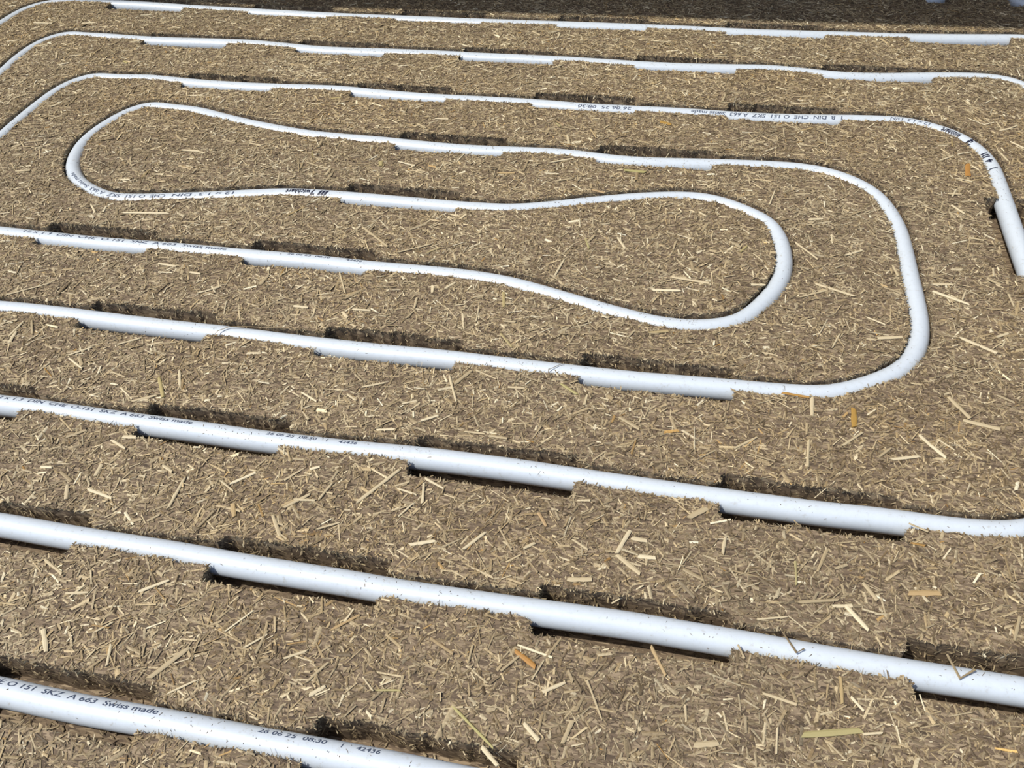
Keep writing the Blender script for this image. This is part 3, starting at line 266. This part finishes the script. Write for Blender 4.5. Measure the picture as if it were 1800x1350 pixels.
# fringe and walls of the channels
def gen_edge(n, zlo, zhi, lmed, out, tmean, lift, wmed=.6):
    e = EDGE[rng.integers(0, len(EDGE), n)]; t = rng.random(n)[:, None]
    p = e[:, :2]*(1-t)+e[:, 2:]*t
    k = in_view(p[:, 0], p[:, 1], 0, .05); e, p = e[k], p[k]; n = len(p)
    dx = e[:, 2]-e[:, 0]; dy = e[:, 3]-e[:, 1]; l = np.hypot(dx, dy)+1e-6; tang = np.stack([dx/l, dy/l, 0*l], 1)
    q = 1.0; nrm = np.stack([dy/l, -dx/l, 0*l], 1)
    sgn = np.sign(sdf(p[:, 0]-nrm[:, 0]*q, p[:, 1]-nrm[:, 1]*q)-sdf(p[:, 0]+nrm[:, 0]*q, p[:, 1]+nrm[:, 1]*q)); nrm *= sgn[:, None]   # nrm points into the channel
    z = rng.uniform(zlo, zhi, n)
    Ln = np.clip(np.exp(rng.normal(math.log(lmed), .45, n)), 1, 9); Wd = np.clip(np.exp(rng.normal(math.log(wmed), .4, n)), .18, 1.8)
    ang = rng.uniform(-math.pi, math.pi, n); tilt = rng.normal(out, .35, n)
    up_ = np.zeros((n, 3)); up_[:, 2] = 1
    inpl = tang*np.cos(ang)[:, None]+up_*(np.sin(ang)*lift)[:, None]
    ex = inpl*np.cos(tilt)[:, None]+nrm*np.sin(tilt)[:, None]; ex /= np.linalg.norm(ex, axis=1)[:, None]
    ey = np.cross(nrm, ex); ey /= np.linalg.norm(ey, axis=1)[:, None]; ez = np.cross(ex, ey)
    fl = (ez*nrm).sum(1) < 0; ey[fl] *= -1; ez[fl] *= -1
    C = np.concatenate([p, z[:, None]], 1)+nrm*rng.uniform(-.6, .5, n)[:, None]
    tone = np.clip(rng.normal(tmean, .18, n), 0, 1); hue = np.clip(rng.normal(.5, .16, n), 0, .95)
    parts.append(chip_mesh(C, ex, ey, ez, Ln, Wd, tone, hue))
gen_edge(90000, -20, .3, 3.4, .3, .52, 1.0, .8)
gen_edge(22000, -1.2, .5, 2.0, .9, .5, .5)
gen_edge(9000, -.3, 1.0, 3.2, .75, .6, 1.0, .28)
# crumbs on the channel floor
def gen_floor(n):
    x = rng.uniform(-1100, 520, n); y = rng.uniform(40, 1330, n); k = in_view(x, y); x, y = x[k], y[k]
    k = sdf(x, y) < -.5; x, y = x[k], y[k]; n = len(x)
    C = np.stack([x, y, DEPTH+rng.uniform(.2, 1.6, n)+np.clip(samp(LOWH, x, y), 0, 2)*3*(rng.random(n))], 1)
    ex, ey, ez = frames(n, rng.uniform(0, 6.28, n), rng.normal(0, .15, n), rng.normal(0, .3, n)); fl = ez[:, 2] < 0; ey[fl] *= -1; ez[fl] *= -1
    parts.append(chip_mesh(C, ex, ey, ez, np.clip(rng.normal(3.5, 1.5, n), 1, 8), np.clip(rng.normal(.9, .3, n), .3, 2), np.clip(rng.normal(.4, .15, n), 0, 1), np.full(n, .5)))
gen_floor(110000)
off = 0; VV, FF, TT, HH = [], [], [], []
for v, f, t, h in parts:
    VV.append(v); FF.append(f+off); TT.append(t); HH.append(h); off += len(v)
me = fast_mesh('straw_chips', np.concatenate(VV), np.concatenate(FF), 4, {'tone': np.concatenate(TT), 'hue': np.concatenate(HH)})
print('CHIP FACES', len(me.polygons))
ch = link('straw_chips', me, M_CHIP, board); tag(ch, kind='stuff')
del VV, FF, TT, HH, parts

# ------------------------------------------------------------ the larger flakes, each one its own part
def flake_mesh(seed):
    r = random.Random(seed); n = 6; bm = bmesh.new(); rows = []
    bend = r.uniform(-.03, .03)
    for i in range(n+1):
        t = i/n-.5; wdt = .5*(1-.25*r.random()); 
        if i in (0, n): wdt *= r.uniform(.7, 1)
        sk = r.uniform(-.06, .06) if i in (0, n) else 0
        y0 = bend*math.cos(t*math.pi)*4
        rows.append([bm.verts.new((t+sk*sg, y0*.5+wdt*sg*(1 if sg else 0), z)) for sg, z in ((-1, -.12), (-.45, .10), (.4, .16), (1, -.10))])
    top = rows
    for i in range(n):
        for k in range(3): bm.faces.new((rows[i][k], rows[i+1][k], rows[i+1][k+1], rows[i][k+1]))
    bl = [[bm.verts.new((a.co.x, a.co.y, -.45)) for a in (rw[0], rw[-1])] for rw in rows]
    for i in range(n):
        bm.faces.new((bl[i][0], bl[i+1][0], rows[i+1][0], rows[i][0])); bm.faces.new((rows[i][3], rows[i+1][3], bl[i+1][1], bl[i][1]))
        bm.faces.new((bl[i][1], bl[i+1][1], bl[i+1][0], bl[i][0]))
    for i, fl in ((0, 1), (n, 0)):
        vsq = [rows[i][0], rows[i][1], rows[i][2], rows[i][3], bl[i][1], bl[i][0]]
        bm.faces.new(vsq if fl else vsq[::-1])
    bmesh.ops.recalc_face_normals(bm, faces=bm.faces)
    m_ = bpy.data.meshes.new('straw_flake'); bm.to_mesh(m_); bm.free(); m_.materials.append(M_FLAKE); return m_
FM = [flake_mesh(i) for i in range(14)]
def tonecol(t):
    st = STRAW
    for (p0, c0), (p1, c1) in zip(st, st[1:]):
        if t <= p1: k = (t-p0)/(p1-p0); return [c0[i]*(1-k)+c1[i]*k for i in range(3)]
    return list(st[-1][1])
def put_flake(x0, y0, x1, y1, wd, tone, z=1.0, name='straw_flake', parent=None, z1=None):
    o = link(name, FM[random.randrange(len(FM))], None, parent)
    a = Vector((x0, y0, z))*MM; b = Vector((x1, y1, z if z1 is None else z1))*MM; d = b-a; ln = d.length
    q = d.to_track_quat('X', 'Z'); o.rotation_mode = 'QUATERNION'; o.rotation_quaternion = q
    if random.random() < .5: o.rotation_quaternion = q @ Vector((1, 0, 0)).rotation_difference(Vector((1, 0, 0)))
    o.location = (a+b)/2; o.scale = (ln, wd*MM, min(wd, 2.2)*MM*.7)
    if tone < 0:
        k = -tone; base = (.50*k**.3, .30/k**.1, .115/k**.9)
        base = (.42, .225, .06) if k > .95 else (.43, .335, .165)
        col = [v*random.uniform(.9, 1.05) for v in base]
    else: col = tonecol(min(1, tone*.92+.02))
    o.color = (*col, 1); return o
for x0, y0, x1, y1, wd, tone in FLK: put_flake(x0, y0, x1, y1, wd*.85, tone, 1.25, parent=board)
cnt = len(FLK); tries = 0
while cnt < 298 and tries < 20000:
    tries += 1
    y = random.uniform(110, 1100); x = random.uniform(-950, 370)
    if not in_view(np.array([x]), np.array([y]), 0, -.01)[0]: continue
    a = random.uniform(0, math.pi); ln = random.uniform(9, 19)
    if random.random() > .35+.65*(1100-y)/1000: continue
    pts = [(x+math.cos(a)*ln*t, y+math.sin(a)*ln*t) for t in (-.5, -.25, 0, .25, .5)]
    if min(float(sdf(np.array([p[0]]), np.array([p[1]]))[0]) for p in pts) < 2: continue
    put_flake(*pts[0], *pts[-1], random.uniform(1.2, 3.0), random.choice([.55, .65, .7, .8, .85, .9, -.5]), 1.2, parent=board); cnt += 1

# ------------------------------------------------------------ pipes
def tube(P, r, z, seg=28):
    P = np.asarray(P); T_ = np.gradient(P, axis=0); T_ /= np.linalg.norm(T_, axis=1)[:, None]; Nn = np.stack([-T_[:, 1], T_[:, 0]], 1)
    a = np.arange(seg)/seg*2*math.pi
    X = P[:, None, 0]+Nn[:, None, 0]*np.cos(a)*r; Y = P[:, None, 1]+Nn[:, None, 1]*np.cos(a)*r; Z = z+np.sin(a)[None, :]*r+0*X
    v = np.stack([X, Y, Z], -1).reshape(-1, 3)*MM; n = len(P)
    i = np.arange(n-1)[:, None]*seg; k = np.arange(seg)[None, :]; k2 = (k+1) % seg
    f = np.stack([i+k, i+k2, i+seg+k2, i+seg+k], -1).reshape(-1)
    me = fast_mesh('pipe_wall', v, f, 4, smooth=True); return me
pipe = bpy.data.objects.new('heating_pipe', None); COL.objects.link(pipe)
tag(pipe, 'long white plastic heating pipe winding in loops through the straw board', 'pipe')
pipe.location = (0, 0, 0)
link('pipe_wall', tube(PA, RP, AX), M_PIPE, pipe)
pipe2 = link('heating_pipe', tube(PB, RP, AX), M_PIPE)
tag(pipe2, 'second white pipe in the shade, two bends peeping in at the top right edge', 'pipe')

# printed text, wrapped round the pipe
PT = resample(PA, 1.0); DS = np.r_[0, np.cumsum(np.hypot(*np.diff(PT, axis=0).T))]
TG = np.gradient(PT, axis=0); TG /= np.linalg.norm(TG, axis=1)[:, None]
def s_of(x, y): return DS[np.argmin(np.hypot(PT[:, 0]-x, PT[:, 1]-y))]
def text_on_pipe(txt, x0, y0, x1, y1, phi, hgt, mode):
    cu = bpy.data.curves.new('t', 'FONT'); cu.body = txt; cu.size = 1; cu.resolution_u = 3
    cu.space_character = 1.12
    if mode == 2: cu.offset = .045 if txt != '///' else .09; cu.shear = .3 if txt in ('wichhart', '///') else 0
    else: cu.offset = .016; cu.shear = .15; cu.space_character = 1.0
    to = bpy.data.objects.new('t', cu); COL.objects.link(to)
    dg = bpy.context.evaluated_depsgraph_get(); m_ = bpy.data.meshes.new_from_object(to.evaluated_get(dg))
    bpy.data.objects.remove(to); bpy.data.curves.remove(cu)
    bm = bmesh.new(); bm.from_mesh(m_); bpy.data.meshes.remove(m_)
    ys = [v.co.y for v in bm.verts]; xs = [v.co.x for v in bm.verts]; xa, xb = min(xs), max(xs); ya = 0.0; yb = .73
    for k in range(1, 5):
        bmesh.ops.bisect_plane(bm, geom=bm.verts[:]+bm.edges[:]+bm.faces[:], plane_co=(0, ya+(yb-ya)*k/5, 0), plane_no=(0, 1, 0))
    sa, sb = s_of(x0, y0), s_of(x1, y1)
    if len(txt) == 1: sb = sa+math.copysign(hgt/.73*(xb-xa)*.9, sb-sa)
    phi = phi+(27 if y0 < 300 else 17 if y0 < 450 else 5) if mode == 0 else phi; hgt *= .88 if mode == 0 else 1
    for v in bm.verts:
        u = (v.co.x-xa)/(xb-xa); s = sa+(sb-sa)*u; h = ((v.co.y-ya)/(yb-ya)-.5)*hgt
        i = int(np.clip(np.searchsorted(DS, s), 0, len(DS)-1)); t = TG[i]; p = PT[i]+t*(s-DS[i])
        d = t if sb > sa else -t                         # reading direction
        nl = (-d[1], d[0])                               # glyph up, to the left of the reading direction
        ph = h/RP; 
        yn = 1 if nl[1] > 0 else -1                       # +1: glyph up is away from the camera
        if abs(nl[1]) < .35 and mode == 2: yn = -1
        a = ph+math.radians(phi)*(-1 if yn < 0 else 1)*1.0
        rr = RP+.06
        v.co = Vector((p[0]+nl[0]*math.sin(a)*rr, p[1]+nl[1]*math.sin(a)*rr, AX+math.cos(a)*rr))*MM
    out = bpy.data.meshes.new('printed_text'); bm.to_mesh(out); bm.free()
    o = link('printed_text', out, M_INKB if mode == 2 else M_INK, pipe)
    o['label'] = ('bold black printing' if mode == 2 else 'small grey-blue printing')+' on the white pipe'
for t in TXT: text_on_pipe(*t)

# specks of chaff clinging to the pipe
def specks(n):
    idx = rng.integers(0, len(PT), n); p = PT[idx]; t = TG[idx]
    k = in_view(p[:, 0], p[:, 1]); p, t = p[k], t[k]; n = len(p)
    dense = smooth_noise((1, len(PT)), 40, 77)[0]; k = rng.random(n) < np.clip(.25+.35*dense[idx[k]], .04, 1); p, t = p[k], t[k]; n = len(p)
    nl = np.stack([-t[:, 1], t[:, 0]], 1); a = rng.normal(0, .55, n)
    nrm = np.stack([nl[:, 0]*np.sin(a), nl[:, 1]*np.sin(a), np.cos(a)], 1)
    C = np.stack([p[:, 0], p[:, 1], np.full(n, AX)], 1)+nrm*(RP+.12)
    r3 = rng.standard_normal((n, 3)); ex = r3-nrm*(r3*nrm).sum(1)[:, None]; ex /= np.linalg.norm(ex, axis=1)[:, None]; ey = np.cross(nrm, ex)
    Ln = np.clip(np.exp(rng.normal(math.log(.9), .5, n)), .3, 4); Wd = np.clip(rng.normal(.35, .12, n), .15, .7)
    v, f, tt, hh = chip_mesh(C, ex, ey, nrm, Ln, Wd, np.clip(rng.normal(.12, .12, n), 0, .6), np.full(n, .5))
    me = fast_mesh('chaff_specks', v, f, 4, {'tone': tt, 'hue': hh}); o = link('chaff_specks', me, M_CHIP)
    tag(o, 'tiny dark chaff specks clinging to the top of the white pipe', 'chaff', kind='stuff')
specks(11000)

# loose pieces lying on or over the pipe
LOOSE = [
 ('loose_flake', 'bent tan flake lying on the pipe near the bottom right corner', [(161, 272, 2.4), (166, 259.5, 1.6), (174, 265.5, 2.6)], 2.0, .45),
 ('loose_flake', 'thin brown forked flake across the second pipe run from the front, right of centre', [(76, 271, 1.0), (83, 259, 2.2), (87, 262, 2.4)], 1.4, .3),
 ('loose_flake', 'frayed pale splinter leaning on the pipe where the front right pocket ends', [(56, 251, 1.5), (52, 258, 2.6)], 1.8, .6),
 ('loose_flake', 'pale flat flake by the pipe at the right frame edge, third run from the front', [(150, 356.5, 3.2), (161, 353.5, 1.5)], 2.2, .75),
 ('straw_stalk', 'long brown stalk curling over the pipe at the left, fourth run from the front', [(-352, 453, .5), (-350, 458, 1.7), (-343, 463.5, 2.2), (-330, 466, 2.0), (-305, 469, 1.7), (-292, 470, 1.5)], .9, .4),
 ('straw_stalk', 'thin pale stalk bridging the dark pocket beside the third pipe run at the right', [(97, 372.5, -4), (109, 384, 1.5)], .8, .85),
 ('straw_stalk', 'pale stalk lying across the dark pocket behind the front centre pipe run', [(-19, 276.5, -6), (-2, 287, 1.5)], 1.5, .85),
 ('straw_stalk', 'thin pale stalk poking over the black gap below the third pipe run, centre', [(-33, 343.5, -2), (-19, 335, 1.8)], .7, .9),
 ('straw_sliver', 'dark splinter resting on the pipe in front of the right pocket of the fourth run', [(-88, 456, .9), (-78, 464, 1.6)], .8, .1),
 ('straw_stalk', 'pale broken stalk beside the black gap of the bottom right pocket', [(144, 245.5, 3.5), (146.5, 238, 1.2)], 1.3, .95),
]
def ribbon(pts, wd):
    bm = bmesh.new(); prev = None; n = len(pts); P_ = [Vector(p) for p in pts]
    for i, p in enumerate(P_):
        t = (P_[min(i+1, n-1)]-P_[max(i-1, 0)]).normalized(); sd = t.cross(Vector((0, 0, 1))).normalized(); un = sd.cross(t).normalized()
        k = wd*(.5 if 0 < i < n-1 else .32)
        ring = [bm.verts.new((p+sd*k*a+un*wd*b)*MM) for a, b in ((-1, 0), (-.5, .18), (.5, .2), (1, 0), (.5, -.12), (-.5, -.12))]
        if prev:
            for q in range(6): bm.faces.new((prev[q], prev[(q+1) % 6], ring[(q+1) % 6], ring[q]))
        else: bm.faces.new(ring[::-1])
        prev = ring
    bm.faces.new(prev); bmesh.ops.recalc_face_normals(bm, faces=bm.faces); m_ = bpy.data.meshes.new('loose'); bm.to_mesh(m_); bm.free(); return m_
for nm, lb, pts, wd, tone in LOOSE:
    o = link(nm, ribbon(pts, wd), M_FLAKE); o.color = (*tonecol(tone), 1); tag(o, lb, 'straw')

# ------------------------------------------------------------ out of frame: floor, and a slab and wall added for the shade
def box(name, x0, x1, y0, y1, z0, z1, mat):
    v = [(x, y, z) for z in (z0, z1) for y in (y0, y1) for x in (x0, x1)]
    m_ = bpy.data.meshes.new(name); m_.from_pydata(v, [], [(0, 2, 3, 1), (4, 5, 7, 6), (0, 1, 5, 4), (2, 6, 7, 3), (0, 4, 6, 2), (1, 3, 7, 5)]); m_.update()
    o = link(name, m_, mat); o['kind'] = 'structure'; return o
box('floor', -4, 4, -2.5, 3, -.06, -.04, M_FLOOR)
# unseen slab on a wall, added to throw the shade along the picture's top
SLZ = .85; SLY = 1.081+SLZ*sdir.y/sdir.z
box('shade_slab_wall', -4, 4, 2.2, 2.4, -.04, SLZ+.15, M_WALL)
slab_o = box('shade_slab', -4, 4, SLY, 2.4, SLZ, SLZ+.15, M_WALL)
for v in slab_o.data.vertices:                          # front edge skewed to set the slant of the thrown shade
    if v.co.y < 2: v.co.y = SLY+(v.co.x-(-.23+SLZ*sdir.x/sdir.z))*.019
